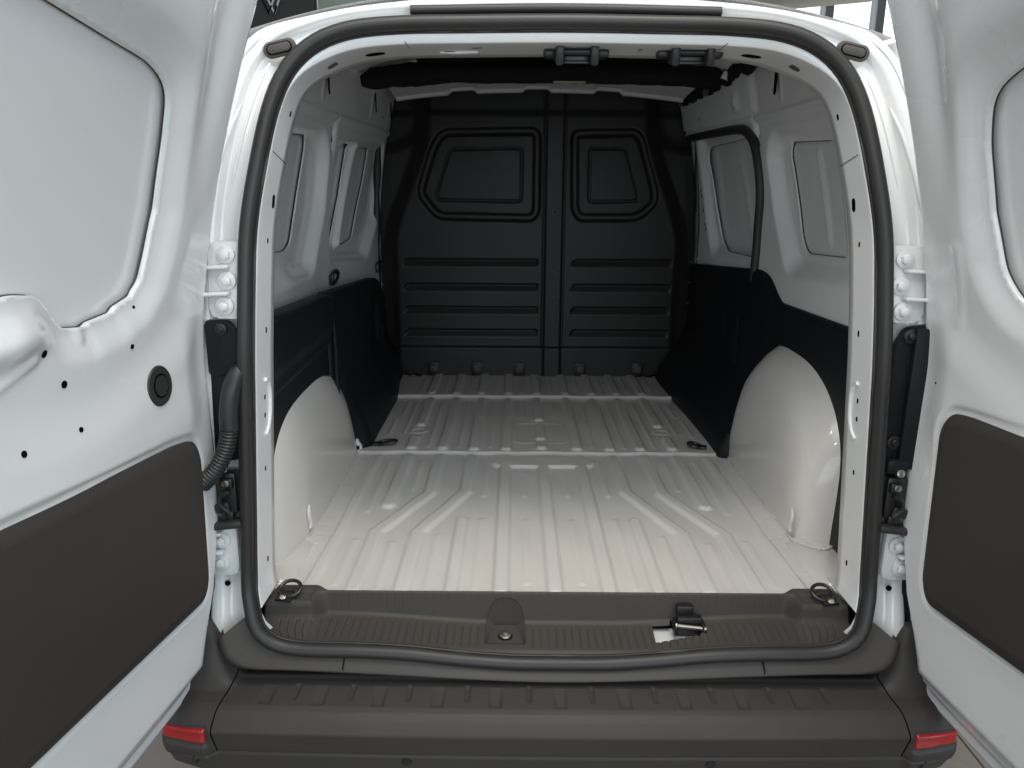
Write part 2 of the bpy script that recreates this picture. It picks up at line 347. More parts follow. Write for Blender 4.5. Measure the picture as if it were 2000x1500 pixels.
for sx in (-1, 1):
    flange_hole(sx*.372, 1.113, .45, .020, .014); flange_hole(sx*.455, 1.085, .40, .016, .012, PLUG, 'flange_plug')
    flange_hole(sx*.53, .965, .55, .006, .004); flange_hole(sx*.565, .80, .6, .013, .007); flange_hole(sx*.575, .73, .5, .005, .003)
    flange_hole(sx*.585, .56, .5, .006, .003); flange_hole(sx*.60, .29, .4, .005, .003)
    flange_hole(sx*.59, .445, .4, .005, .003); flange_hole(sx*.595, .40, .4, .005, .003); flange_hole(sx*.61, .10, .5, .006, .003)
    # pressed handle-shaped bead on the flange
    pth = []
    for zz, tt in ((.475, .42), (.465, .62), (.44, .72), (.40, .72), (.375, .62), (.362, .42)):
        pth.append(on_flange(nearest(sx*.592, zz), tt)+np.array([0, 0, zz-LP[nearest(sx*.592, zz), 1]]))
    tube('pressed_bead', smooth_path(pth, 30), .0045, PAINT_IN, VAN, seg=8)
    # painted joint line between upper and lower flange
    def off_f(fi, t):
        a = int(math.floor(fi)) % NL; k = fi-math.floor(fi); return on_flange(a, t)*(1-k)+on_flange((a+1) % NL, t)*k
    i = nearest(sx*.55, .905); tube('flange_joint', [off_f(i-sx*1.1*t, t) for t in np.linspace(0, 1, 9)], .0009, PLUG, VAN, seg=6)
    i = nearest(sx*.292, 1.12); tube('flange_joint', [off_f(i, t) for t in (-.25, -.1, 0, .1, .2)], .0008, PLUG, VAN, seg=6)
for x in (-.17, -.22): flange_hole(x, 1.12, .5 if x < -.2 else .25, .010, .0022)
flange_hole(.145, 1.12, .3, .004, .002); flange_hole(.155, 1.12, .42, .004, .002)
tube('pressed_bead', [on_flange(nearest(-.235, 1.12), .55), on_flange(nearest(-.20, 1.12), .55), on_flange(nearest(-.165, 1.12), .55)], [.002, .004, .002], PAINT_IN, VAN, seg=10)
# --- rubber seal
sv, sf = [], []
pr = [(-.012, .006), (-.0135, -.006), (-.010, -.016), (-.002, -.021), (.007, -.0195), (.0125, -.012), (.013, -.002), (.010, .006)]
rad = 1.0
seal_loops = []
for a, b in pr:
    q = LP+NO*a; seal_loops.append(np.stack([q[:, 0], yS(LP[:, 1])+b, q[:, 1]], -1))
seal_loops.append(seal_loops[0])
loft('door_seal', seal_loops, RUBBER, VAN, closed=True)
lip = ring(-.0145, -.001); tube('seal_lip', lip, .0035, RUBBER, VAN, seg=6, closed=True)
# --- roof weatherstrip above the opening
for k, (dz, r) in enumerate(((0, .0085), (-.0125, .0042))):
    tube('roof_weatherstrip', smooth_path([(-.285, yS(1.15)+.004-.002*k, 1.146+dz), (0, yS(1.15)+.002-.002*k, 1.150+dz), (.285, yS(1.15)+.004-.002*k, 1.146+dz)], 20), r, RUBBER, VAN, seg=12)
# --- pillar rubber plugs, top corners
for sx in (-1, 1):
    y0 = float(yS(1.07))+.006
    fm = lambda a, b, h: (sx*.521+a, y0-h, 1.075+b)
    rt = -sx*.22
    g = MB().prism(stadium(0, 0, .031, .0145, rt), fm, .006, bev=.003).build('drain_plug', PLUG, VAN)
    fm2 = lambda a, b, h: (sx*.521+a, y0-.0062-h, 1.075+b)
    MB().prism(stadium(0, 0, .024, .0098, rt), fm2, .0008, bev=0).build('plug_groove', VOID, g)
    MB().prism(stadium(0, 0, .0215, .0078, rt), fm2, .0035, bev=.0015).build('plug_cap', PLUG, g)
# ------------------------------------------------------------------ cargo floor
wide, nar = [], []
def mir(l, p, hw):
    l.append((p, hw)); l.append(([(-x, y) for x, y in p], hw))
mir(wide, [(.116, .83), (.116, -.05)], .0165); wide.append(([(0, .80), (0, -.05)], .0165))
wide.append(([(-.116, .785), (.116, .785)], .042))
mir(wide, [(.224, .83), (.224, .552), (.327, .292), (.327, -.05)], .0175)
mir(wide, [(.324, .83), (.324, .545), (.43, .29), (.43, -.05)], .0175)
mir(wide, [(.425, .83), (.425, .46)], .018); mir(wide, [(.222, .365), (.222, -.05)], .014); mir(wide, [(.52, .83), (.52, .30), (.53, .02)], .012)
for x, a, b in ((.376, .79, .573), (.172, .79, .527), (.059, .70, .527), (.172, .368, .03), (.06, .368, .05), (.276, .275, .022), (.382, .235, .02), (.475, .79, .42), (.475, .25, .04)): mir(nar, [(x, a), (x, b)], .0075)
wide2 = []
for x, a, b in ((.421, 1.47, 1.145), (.320, 1.47, .897), (.220, 1.47, .897), (.115, 1.47, .897), (.424, 1.0, .902)): mir(wide2, [(x, a), (x, b)], .0165)
wide2 += [([(0, 1.47), (0, 1.21)], .0165), ([(0, .93), (0, .905)], .0165), ([(0, 1.125), (0, 1.0)], .016)]
for x, a, b in ((.503, 1.44, 1.25), (.469, 1.44, 1.05), (.518, 1.2, 1.03), (.37, 1.44, .914), (.172, 1.44, 1.245), (.168, 1.2, .918), (.27, 1.44, .907), (.056, 1.44, 1.25)): mir(nar, [(x, a), (x, b)], .006)
for x in (.428, .325, .222, .115): mir(wide2, [(x, 1.88), (x, 1.55)], .0165)
wide2.append(([(0, 1.88), (0, 1.55)], .0165))
for x in (.475, .375, .27, .17, .06): mir(nar, [(x, 1.80), (x, 1.56)], .006)
plate = rpoly([(-.085, 1.17), (.085, 1.17), (.085, .955), (-.085, .955)], .025)
def floor_h(X, Y):
    h = .007*sst(.862, .874, Y)+.005*sst(1.497, 1.507, Y)
    a = np.zeros_like(X)
    for p, w in wide+wide2: a = np.maximum(a, rib(X, Y, p, w, .0050))
    b = np.zeros_like(X)
    for p, w in nar: b = np.maximum(b, rib(X, Y, p, w, .004))
    pl = sd_poly(X, Y, plate)
    h = h+.0078*a+.0024*b*(1-a)+.0022*(1-sst(0, .006, np.abs(pl)))*(1-a)
    h += .010*np.exp(-((Y-1.502)/.006)**2)+.004*np.exp(-((Y-.868)/.004)**2)
    for sx in (-1, 1):
        r = np.hypot(X-sx*.421, Y-1.075); h += .0035*np.exp(-((r-.026)/.005)**2)
    # small coined dimples
    for x, y in ((.06, .03), (.165, .022), (.27, .015), (.38, .018), (.06, 1.24), (.17, .91), (.06, 1.56)):
        for s in (-1, 1): h += .0016*np.exp(-(((X-s*x)/.010)**2+((Y-y)/.0035)**2))
    h += .0018*np.sin(X*17+1.3)*np.sin(Y*9+.4)*.5+.0007*np.sin(X*41+Y*23)
    for xo, pit in ((.566, .055), (.540, .085)):
        rr_ = np.hypot(np.abs(X)-xo, ((Y+.02) % pit)-pit/2); h -= .0016*(1-sst(.003, .0075, rr_))
    return h
CF = sheet('cargo_floor', -.66, .66, .004, 1.885, .0042, .0042, floor_h, lambda U, V, H: (U, V, H), FLOORP, VAN, thick=.02)
for sx in (-1, 1):
    MB().box((sx*.63, .135, -.003), (.12, .25, .006), bev=.001).build('floor_side_plate', FLOORP, VAN)
# ------------------------------------------------------------------ wheel arches
def arch(sx, K=120):
    th = np.linspace(0, math.pi, K); cy, hwid, H = (.575, .335, .422) if sx > 0 else (.52, .44, .410)
    loops = []
    pairs = [(0, -.05), (0, 0), (.010, .012), (.024, .034), (.045, .060), (.075, .083), (.098, .097), (.115, .107), (.132, .113), (.15, .118), (.168, .122), (.19, .1255), (.215, .128), (.245, .1295), (.275, .130)]
    for ins, h in pairs:
        c, s = np.cos(th), np.sin(th); e = np.where(c > 0, 3.6, 2.3)
        if sx > 0: hr_ = np.interp(h, [0, .03, .09, .107, .118, .125, .130], [.345, .337, .318, .306, .292, .276, .250]); hf_ = np.interp(h, [0, .1, .13], [.335, .325, .29])
        else: hr_ = np.interp(h, [0, .06, .09, .107, .118, .125, .130], [.45, .43, .405, .375, .33, .285, .24]); hf_ = np.interp(h, [0, .1, .13], [.44, .41, .34])
        hy = np.where(c > 0, hr_, hf_); hz = H-ins
        y = cy-hy*np.sign(c)*np.abs(c)**(2/e)+(.085 if sx > 0 else .0)*np.sin(th)**3; z = hz*np.abs(s)**(2/e)-.03*(1-s)
        loops.append(np.stack([np.full(K, sx*(.722-h)), y, z], -1))
    base = loops[-1]; ctr = np.array([sx*.5915, cy, .0])
    for t in (.8, .5, .2, .02):
        q = ctr+(base-ctr)*t; q[:, 0] = sx*(.592-.001*(1-t)); loops.append(q)
    L = np.array(loops)
    a = loft('wheel_arch', loops, FLOORP, VAN)
    pw = []
    for i, y in enumerate(np.linspace(.262, .90, 60)): pw.append((sx*(.590+.0008*math.sin(i*1.7)), y, .003))
    tube('seam_sealer', pw, [.0026+.0005*math.sin(i*1.1) for i in range(60)], FLOORP, a, seg=8)
    pw = []
    for i, t in enumerate(np.linspace(0, 1, 40)): pw.append((sx*(.597+.09*t), .255-.035*math.sin(t*3.1)-.01*t+.0015*math.sin(i*1.3), .004+.001*math.sin(i*2.1)))
    tube('seam_sealer', pw, [.0022+.0006*math.sin(i*1.9) for i in range(40)], FLOORP, a, seg=8)
    pw = [(sx*.588, .275+.006*math.sin(k*1.4), .02+k*.012) for k in range(6)]
    tube('seam_sealer', pw, [.004, .006, .007, .006, .005, .002], FLOORP, a, seg=8)
    pw = [(sx*(.585+.004*k), .885+.008*math.sin(k*2), .006+k*.011) for k in range(5)]
    tube('seam_sealer', pw, [.006, .008, .009, .007, .003], FLOORP, a, seg=8)
    return a
for sx in (-1, 1): arch(sx)
# ------------------------------------------------------------------ side walls
def wall_map(sx):
    return lambda U, V, H: (sx*(wx(V, U)-H), U, V)
skinL1 = rpoly([(.40, .958), (.85, .972), (.885, .955), (.861, .875), (.805, .749), (.762, .672), (.71, .654), (.40, .660)], .03)
recL1 = rpoly([(.20, 1.005), (.97, 1.005), (1.055, .93), (1.035, .75), (.88, .56), (.20, .56)], .06)
recL2 = rpoly([(1.13, .992), (1.845, 1.005), (1.875, .95), (1.85, .70), (1.60, .540), (1.06, .578)], .05)
skinL2a = rpoly([(1.25, .970), (1.345, .972), (1.365, .95), (1.315, .80), (1.255, .71), (1.19, .625), (1.15, .64)], .025)
skinL2b = rpoly([(1.49, .966), (1.67, .972), (1.70, .95), (1.655, .84), (1.58, .74), (1.50, .635), (1.33, .620), (1.34, .66)], .025)
skinR = rpoly([(.56, .95), (.845, .960), (.876, .935), (.782, .69), (.735, .653), (.47, .665)], .025)
recR = rpoly([(.18, 1.0), (.93, 1.005), (1.0, .93), (.93, .74), (.80, .575), (.18, .60)], .06)
slotsL = [((.865, 1.085), (.865, 1.15)), ((1.50, 1.085), (1.50, 1.16)), ((1.80, 1.09), (1.80, 1.15))]
slotsR = [((.80, 1.082), (.80, 1.15))]
doorR = rpoly([(1.055, .50), (1.043, .72), (1.024, .82), (1.055, .95), (1.118, 1.005), (1.22, 1.022), (1.95, 1.028), (1.95, .50)], .04)
def wall_common(U, V):
    h = .010*np.exp(-((V-1.036)/.008)**2)*sst(.1, .5, U)        # waist bead
    h += .006*sst(1.03, 1.045, V)
    return h
def hL(U, V):
    h = wall_common(U, V)
    for r, s in ((recL1, .048), (recL2, .045)): h -= .034*sst(-.0, s, -sd_poly(U, V, r))
    h += .020*rib(U, V, [(1.425, .955), (1.260, .64)], .018, .011)
    h += .010*np.exp(-((U-.66)/.07)**2-((V-.60)/.03)**2)
    h -= .02*np.exp(-((U-1.075)/.016)**2-((V-.985)/.04)**2)
    for a, b in slotsL: h += .003*(1-sst(.013, .022, sd_line(U, V, [a, b])))
    return h
def hR(U, V):
    h = wall_common(U, V)
    h -= .036*sst(0, .06, -sd_poly(U, V, recR))
    h += .014*rib(U, V, [(.60, .92), (.54, .70)], .010, .008)*0
    h -= .02*np.exp(-((U-1.055)/.014)**2-((V-1.0)/.035)**2)
    h += .016*sst(.985, 1.0, U)*sst(1.055, 1.075, V)*0+.010*sst(1.0, 1.05, U)*sst(1.05, 1.06, V)
    for k, y in ((.012, 1.18),): h += k*np.exp(-((U-y)/.03)**2-((V-1.10)/.022)**2)
    for a, b in slotsR: h += .003*(1-sst(.013, .022, sd_line(U, V, [a, b])))
    return h
def sdfL(U, V):
    d = V-(1.105+.125*sst(.1, 1.0, U))
    for p in (skinL1, skinL2a, skinL2b): d = np.maximum(d, -sd_poly(U, V, p))
    return d
def sdfR(U, V):
    d = np.maximum(np.maximum(-sd_poly(U, V, doorR), -sd_poly(U, V, skinR)), V-(1.105+.125*sst(.1, 1.0, U)))
    return d
WL = sheet('side_wall', .03, 1.89, -.04, 1.235, .0055, .0055, hL, wall_map(-1), PAINT_IN, VAN, sdfL, thick=.006)
WR = sheet('side_wall', .03, 1.89, -.04, 1.235, .0055, .0055, hR, wall_map(1), PAINT_IN, VAN, sdfR, thick=.006)
WL['label'] = 'left inner wall with two blanked window recesses'; WR['label'] = 'right inner wall with one window recess and sliding door opening'
for sx, par, y1 in ((-1, WL, 1.89), (1, WR, 1.0)):
    sheet('outer_skin', .05, y1, .5, 1.06, .012, .012, lambda U, V: -.043+(.006*rib(U, V, [(.68, .92), (.60, .70)], .012, .008) if sx > 0 else 0*U), wall_map(sx), PAINT_IN, par)
    sheet('wall_backing', .6, 1.89, 1.06, 1.15, .04, .03, -.014, wall_map(sx), VOID, par)
def wp(sx, y, z, off=0): return np.array([sx*(float(wx(z, y))-off), y, z])
def wall_dot(sx, y, z, a, b, par, m=VOID, off=.0015, name='wall_hole', rot=math.pi/2):
    c = wp(sx, y, z, off); return MB().prism(stadium(0, 0, a, b, rot, 12), lambda p, q, h: (c[0]-sx*h, c[1]+p, c[2]+q), .001, bev=0).build(name, m, par)
for a, b in slotsL: wall_dot(-1, a[0], (a[1]+b[1])/2, .036, .011, WL, off=.0165, name='wall_slot')
for a, b in slotsR: wall_dot(1, a[0], (a[1]+b[1])/2, .036, .012, WR, off=.0165, name='wall_slot')
for sx, par, pl_, hf in ((-1, WL, (skinL1, skinL2a, skinL2b), hL), (1, WR, (skinR,), hR)):
    for p in pl_:
        q = smooth_path(p, 110, closed=True); hh = hf(q[:, 0], q[:, 1])-.0055
        tube('pane_gap_shadow', np.stack([sx*(wx(q[:, 1], q[:, 0])-hh), q[:, 0], q[:, 1]], -1), .0022, RUBBER, par, seg=6, closed=True)  # dark tubes stand in for the shadowed gap round each pane
# tie-down loops on the left wall
def wall_loop(y, z):
    c = wp(-1, y, z, .006); pts = [c+np.array([.004*math.sin(t), .045*math.cos(t), .021*math.sin(t)]) for t in np.linspace(0, 2*math.pi, 28, endpoint=False)]
    r = MB().tube(pts, .0058, closed=True).box(tuple(c+np.array([.002, -.046, -.003])), (.014, .022, .036), bev=.004).build('tie_down_ring', BLACK, VAN)
wall_loop(1.10, .536); wall_loop(1.79, .50)
# sliding door seen through its opening on the right
SD = bpy.data.objects.new('sliding_door', None); COL.objects.link(SD); SD.parent = VAN; SD['label'] = 'sliding side door with blanked window'
sk = rpoly([(1.10, 1.0), (1.72, .985), (1.755, .95), (1.67, .76), (1.575, .625), (1.48, .597), (1.10, .60)], .03)
def hSD(U, V):
    h = -.012-.028*sst(0, .06, -sd_poly(U, V, rpoly([(1.0, 1.1), (1.79, 1.05), (1.81, .95), (1.73, .70), (1.62, .56), (1.0, .56)], .05)))
    return h+.006*rib(U, V, [(1.1, .55), (1.85, .535)], .006, .006)
sheet('inner_panel', 1.0, 1.9, .48, 1.08, .006, .006, hSD, wall_map(1), PAINT_IN, SD, lambda U, V: -sd_poly(U, V, sk), thick=.006)
sheet('outer_skin', 1.0, 1.9, .48, 1.08, .02, .02, lambda U, V: -.058+.010*rib(U, V, [(1.40, .93), (1.28, .66)], .006, .006), wall_map(1), PAINT_IN, SD)
q = smooth_path(sk, 80, closed=True); hh = hSD(q[:, 0], q[:, 1])-.0075
tube('pane_gap_shadow', np.stack([wx(q[:, 1], q[:, 0])-hh, q[:, 0], q[:, 1]], -1), .0022, RUBBER, SD, seg=6, closed=True)  # dark line added for the shaded gap round the sliding door pane
for y, z in ((1.785, .816), (1.772, .796), (1.75, .74), (1.72, .684), (1.705, .667)): wall_dot(1, y, z, .007, .004, SD, off=-.0105, name='panel_hole')
ds = [(1.059, .54), (1.049, .70), (1.028, .82), (1.057, .95), (1.118, 1.0), (1.22, 1.018), (1.5, 1.022), (1.84, 1.025)]
q = smooth_path(ds, 60); tube('sliding_door_seal', np.stack([wx(q[:, 1], q[:, 0])-.006, q[:, 0], q[:, 1]], -1), .016, RUBBER, VAN, seg=10)
for y, z, a in ((1.03, 1.165, .008), (1.3, 1.155, .006), (1.28, 1.152, .005), (1.55, 1.15, .006), (1.62, 1.09, .014), (1.63, 1.045+.02, .006), (1.60, 1.062, .006), (1.70, 1.15, .005)): wall_dot(1, y, z, a, .004, WR, off=.014)
for y, z, a in ((1.50, 1.13, .005), (1.66, 1.085, .004), (1.68, 1.085, .004)): wall_dot(-1, y, z, a, .003, WL, off=.014)
wall_dot(-1, 1.075, .985, .022, .006, WL, off=-.010); wall_dot(1, 1.055, 1.0, .020, .005, WR, off=-.012)
# ------------------------------------------------------------------ side liners
def linX(V, x0, foot): return x0-(x0-foot)*sst(.26, .0, V)
LLa = rpoly([(.05, .560), (.71, .533), (.725, .51), (.728, .10), (.728, -.01), (.05, -.01)], .02)
LLb = rpoly([(.738, .51), (.755, .532), (1.50, .486), (1.60, .47), (1.72, .44), (1.84, .36), (1.84, -.01), (.738, -.01)], .02)
def hLL(U, V):
    h = .012*sst(.0, .012, -sd_poly(U, V, LLa))+.010*sst(.41, .45, V-.06*(U-.1)*0)-.010
    return h-.012*sst(.40, .385, V+(.85-U)*.02)*sst(.02, .06, U)
def hLLb(U, V):
    return .012*sst(0, .012, -sd_poly(U, V, LLb))-.012-.022*sst(0, .02, -sd_poly(U, V, rpoly([(1.30, .40), (1.52, .40), (1.55, .22), (1.30, .22)], .03)))+.012*rib(U, V, [(1.58, .30), (1.60, .12)], .008, .006)
lmapL = lambda U, V, H: (-(.620-H), U, V)
lmapLb = lambda U, V, H: (-(linX(V, .620, .620-.065*sst(.84, .93, U))+.03*sst(1.45, 1.8, U)-H), U, V)
sheet('side_liner', .05, .87, -.01, .545, .006, .006, hLL, lmapL, LINER, VAN, lambda U, V: sd_poly(U, V, LLa), thick=.04)
sheet('side_liner', .732, 1.85, -.01, .545, .006, .006, hLLb, lmapLb, LINER, VAN, lambda U, V: sd_poly(U, V, LLb), thick=.03)
tube('liner_edge_bead', smooth_path([(-.618, .734, .51), (-.614, .733, .40), (-.614, .733, .30), (-.612, .733, .2)], 20), .0065, LINER, VAN, seg=8)
LR = rpoly([(.05, .525), (.80, .505), (.92, .568), (.99, .578), (1.05, .576), (1.84, .515), (1.84, -.01), (.05, -.01)], .035)
def hLR(U, V): return .012*sst(0, .012, -sd_poly(U, V, LR))-.007*sst(0, .02, -sd_poly(U, V, rpoly([(1.30, .40), (1.50, .40), (1.52, .22), (1.30, .22)], .03)))+.010*rib(U, V, [(1.15, .40), (1.15, .25)], .006, .005)-.008*rib(U, V, [(.80, .47), (.80, .38)], .05, .03)
sheet('side_liner', .05, 1.85, -.01, .59, .006, .006, hLR, lambda U, V, H: (linX(V, .695, .57+.115*sst(.86, .80, U))-.028*sst(.9, 1.85, U)-H, U, V), LINER, VAN, lambda U, V: sd_poly(U, V, LR), thick=.02)
# ------------------------------------------------------------------ bulkhead
wL = rpoly([(-.515, .797), (-.447, 1.0), (-.40, 1.062), (-.01, 1.07), (.017, 1.04), (.017, .72), (-.012, .681), (-.43, .688)], .045)
wLi = rpoly([(-.427, .79), (-.364, .978), (-.066, .985), (-.066, .768), (-.415, .772)], .018)
wR = rpoly([(.135, 1.06), (.143, .73), (.175, .684), (.44, .686), (.516, .76), (.513, .82), (.446, 1.03), (.41, 1.066)], .045)
wRi = rpoly([(.219, .985), (.221, .768), (.425, .772), (.425, .80), (.369, .985)], .018)
def hB(X, Z):
    h = np.zeros_like(X)
    for p, q in ((wL, wLi), (wR, wRi)):
        d = -sd_poly(X, Z, p); di = -sd_poly(X, Z, q)
        h -= .016*sst(0, .010, d)-.012*sst(.026, .036, d)
        h -= .007*(1-sst(.001, .006, np.abs(di)))
    for z in (.497, .390, .290, .189):
        for a, b, s in ((-.583, .012, 1), (.145, .585, 1)):
            pr_ = rpoly([(a, z-.006), (b, z-.006), (b-.004, z+.030), (a+.02, z+.030)], .008)
            d = -sd_poly(X, Z, pr_); h -= .014*sst(0, .005, d)*np.clip((Z-z+.004)/.032, 0, 1)
    h += .012*(1-sst(.034, .041, np.abs(X-.074)))*1.0
    h -= .010*(1-sst(.0, .004, np.abs(np.abs(X-.074)-.0425)))*sst(.12, .14, Z)
    h += .010*sst(.150, .135, Z)
    # sides falling back and upper corners
    xe = .455+.155*sst(1.10, .55, Z)
    h -= .045*sst(xe-.02, xe+.06, np.abs(X))
    cor = np.hypot((np.abs(X)-.64)/.16, (Z-1.10)/.13); h -= .016*sst(1.15, .65, cor)
    h -= .006*sst(1.105, 1.14, Z)
    return h
BK = sheet('bulkhead', -.69, .69, -.02, 1.25, .0048, .0048, hB, lambda U, V, H: (U, 1.862-H, V), BULK, VAN)
for x in (-.45, -.258, -.068, .203, .458):
    b = MB().prism(rpoly([(x-.026, .010), (x-.026, .074), (x+.026, .074), (x+.026, .010)], .008), lambda a, c, h: (a, 1.850-h, c), .006, bev=.002).build('fixing_bracket', BULK, BK)
    MB().prism(rpoly([(x-.012, .032), (x-.012, .056), (x+.012, .056), (x+.012, .032)], .003), lambda a, c, h: (a, 1.8438-h, c), .003, bev=.001).cyl((x, 1.839, .044), (0, 1, 0), .006, .006).build('clip_nut', PLUG, BK)
for x, z, r, m in ((.077, .726, .011, PLUG), (.074, .474, .004, PLUG), (.076, .366, .004, PLUG), (.073, .257, .004, PLUG), (.074, .902, .004, BLACK), (-.345, 1.147, .004, PLUG), (-.185, 1.15, .004, PLUG), (-.002, 1.154, .004, PLUG), (.186, 1.151, .004, PLUG), (.342, 1.144, .004, PLUG)):
    s = MB().cyl((x, 1.849 if abs(x-.074) < .04 else 1.872, z), (0, 1, 0), r, .004).build('screw', m, BK)
    if r > .01: MB().cyl((x, 1.8465, z), (0, 1, 0), .0045, .002, bev=0).build('screw_recess', VOID, s)
for sx in (-1, 1):
    for z in (.505, .42, .33):
        MB().cyl((sx*.652, 1.80, z+(.02 if sx > 0 else 0)), (-sx, -.6, 0), .0045, .006).build('screw', STEEL, BK)
    tube('bulkhead_edge_seal', smooth_path([(sx*.675, 1.83, .03), (sx*.680, 1.83, .4), (sx*.672, 1.83, .75), (sx*.655, 1.83, 1.0), (sx*.63, 1.83, 1.15)], 40), [.014+.003*math.sin(i*.9) for i in range(40)], RUBBER, VAN, seg=8)
# ------------------------------------------------------------------ roof
def hRoof(X, Y): return 1.195+.073*sst(.1, 1.0, Y)-.08*(np.abs(X)/.62)**2.5+.0*Y-.008*rib(X, Y, [(-.6, .75), (.6, .75)], .03, .02)
sheet('roof_panel', -.63, .63, .14, 1.9, .02, .02, hRoof, lambda U, V, H: (U, V, H), PAINT_IN, VAN)
def bow(name, y0, prof_, xm, z0, drop, m, n=40):
    loops = []
    xs = np.linspace(-xm, xm, n)
    for dy, dz in prof_: loops.append(np.stack([xs, np.full(n, y0+dy)+.0*xs, z0+dz-drop*(np.abs(xs)/xm)**2.2], -1))
    return loft(name, loops, m, VAN)
def bowmap(X, T, H):
    Y = np.interp(T, [0, .1, .2, .3, .75, .82, .92, 1.0], [1.50, 1.502, 1.508, 1.52, 1.70, 1.715, 1.74, 1.76]); Z = np.interp(T, [0, .1, .2, .3, .75, .82, .92, 1.0], [1.250, 1.232, 1.218, 1.2125, 1.196, 1.186, 1.184, 1.20])
    return X, Y, Z-.034*(np.abs(X)/.56)**2.4+H
def bowh(X, T):
    h = 0*X
    for x in (-.30, -.01, .27): h = h+.013*sst(.060, .040, np.abs(X-x))*sst(.55, .80, T)
    return h
rb = sheet('roof_bow', -.56, .56, 0, 1, .008, .025, bowh, bowmap, PAINT_IN, VAN)
pth = smooth_path([(-.597, 1.22, 1.163), (-.56, 1.22, 1.168), (-.45, 1.22, 1.182), (-.2, 1.22, 1.190), (.1, 1.22, 1.191), (.4, 1.22, 1.186), (.575, 1.22, 1.176)], 60)
rr = np.full(60, .034); rr[0] = .018; rr[1] = .027; rr[-1] = .02; rr[5:20] += .004*np.sin(np.linspace(0, 6, 15))
rl = tube('roof_insulation_roll', pth+np.random.randn(60, 3)*.0008, rr, FOAM, VAN, seg=20)
MB().prism(rpoly([(.03, 0), (.135, 0), (.135, .014), (.03, .014)], .003), lambda a, b, h: (a, 1.205-b*.8-h*.3, 1.158+b*.3-h), .0015, bev=0).build('paper_label', LABELM, rl)
MB().box((.587, 1.20, 1.178), (.03, .05, .022), rot=(0, .5, 0), bev=.003).build('roll_bracket', PAINT_IN, VAN)
# flat black mat above the roll
MB().box((0, 1.27, 1.243), (.98, .26, .012), bev=.004).build('roof_mat', FOAM, VAN)
hp = smooth_path([(.585, .86, 1.190), (.600, .98, 1.180), (.592, 1.08, 1.190), (.598, 1.18, 1.172), (.585, 1.28, 1.178), (.596, 1.38, 1.164), (.582, 1.48, 1.172), (.590, 1.60, 1.164), (.580, 1.72, 1.166), (.586, 1.82, 1.160)], 70)
tube('wiring_harness', hp, [.017+.005*math.sin(i*.8)+.003*math.sin(i*2.1) for i in range(70)], FOAM, VAN, seg=10)
for y, z in ((1.385, 1.150), (1.79, 1.155)): MB().box((.570, y, z), (.02, .012, .022), rot=(.3, 0, .4), bev=.003).build('harness_clip', PLUG, VAN)
# front roof rail cover between wall and bow
for sx in (-1, 1):
    tube('roof_rail', smooth_path([(sx*.60, .25, 1.115), (sx*.625, .9, 1.205), (sx*.61, 1.85, 1.225)], 20), .03, PAINT_IN, VAN, seg=12)
# latch strikers under the header
def striker(x):
    c = np.array([x, .145, 1.083]); g = bpy.data.objects.new('door_latch_striker', None); COL.objects.link(g); g.parent = VAN
    MB().box((x, .155, 1.089), (.105, .05, .008), bev=.003).box((x-.050, .15, 1.083), (.026, .034, .018), bev=.006).box((x+.050, .15, 1.083), (.026, .034, .018), bev=.006).build('base_plate', BLACK, g)
    for d in (-.033, .033): MB().box((x+d, .13, 1.078), (.016, .05, .036), rot=(.25, 0, 0), bev=.006).build('lug', LUG, g)
    MB().tube([(x-.03, .125, 1.082), (x+.03, .125, 1.082)], .006, seg=12).build('pin', BLACK, g)
    MB().box((x, .142, 1.073), (.05, .02, .014), bev=.003).box((x, .13, 1.064), (.052, .006, .005), bev=.001).build('latch_body', BLACK, g)
striker(.025); striker(.244)
# ------------------------------------------------------------------ sill trim
def cb_(X): return sst(.46, .10, np.abs(X))
def trim_map(U, T, H):
    T = T*10
    # T 0..1 floor edge -> seal
    c = cb_(U); hump = sst(.475, .510, np.abs(U))
    kt = np.array([0, .06, .14, .42, .48, .9, 1.0])
    Yk = [.006+.018*hump, .001+.014*hump, -.002-.002*hump, -.009-.032*hump, -.016-.030*hump, -.100+0*c, -.112+0*c]
    Zk = [-.004+0*c, .0095+.0035*hump, .0075+.0055*hump, -.035-.019*c+.043*hump, -.039-.019*c+.010*hump, -.045-.018*c, -.052-.018*c]
    Y = np.zeros_like(U); Z = np.zeros_like(U)
    for i in range(6):
        m = (T >= kt[i]) & (T <= kt[i+1]); t = np.clip((T-kt[i])/(kt[i+1]-kt[i]), 0, 1)
        Y = np.where(m, Yk[i]*(1-t)+Yk[i+1]*t, Y); Z = np.where(m, Zk[i]*(1-t)+Zk[i+1]*t, Z)
    xm = np.interp(T, [0, .3, .5, .7, .85, .95, 1], [.585, .592, .602, .597, .58, .558, .53])
    a = np.abs(U); X = np.sign(U)*np.where(a < .48, a, .48+(a-.48)*(xm-.48)/.12)
    return X, Y, Z+H
def trim_h(U, T):
    T = T*10
    g = np.abs(((U/.0162+.5) % 1)-.5)*.0162
    gr = 1-sst(.0009, .0024, g); pl = (1-sst(.480, .488, np.abs(U)))
    lat = 1-sst(.05, .055, np.abs(U+.105))
    z1 = sst(.10, .14, T)*sst(.42, .40, T)*pl; z2 = sst(.50, .52, T)*sst(.86, .84, T)*(1-sst(.575, .58, np.abs(U)))*(1-lat)
    return -.0024*gr*np.maximum(z1, z2)-.004*sst(.565, .53, np.abs(U))*sst(.50, .515, np.abs(U))*sst(.12, .16, T)*sst(.40, .36, T)
cut = rpoly([(.2015, .50), (.240, .50), (.242, .42), (.303, .44), (.300, .64), (.294, .70), (.2005, .79)], .004)
cut = np.array(cut)*np.array([1, .1])
hx = -.105
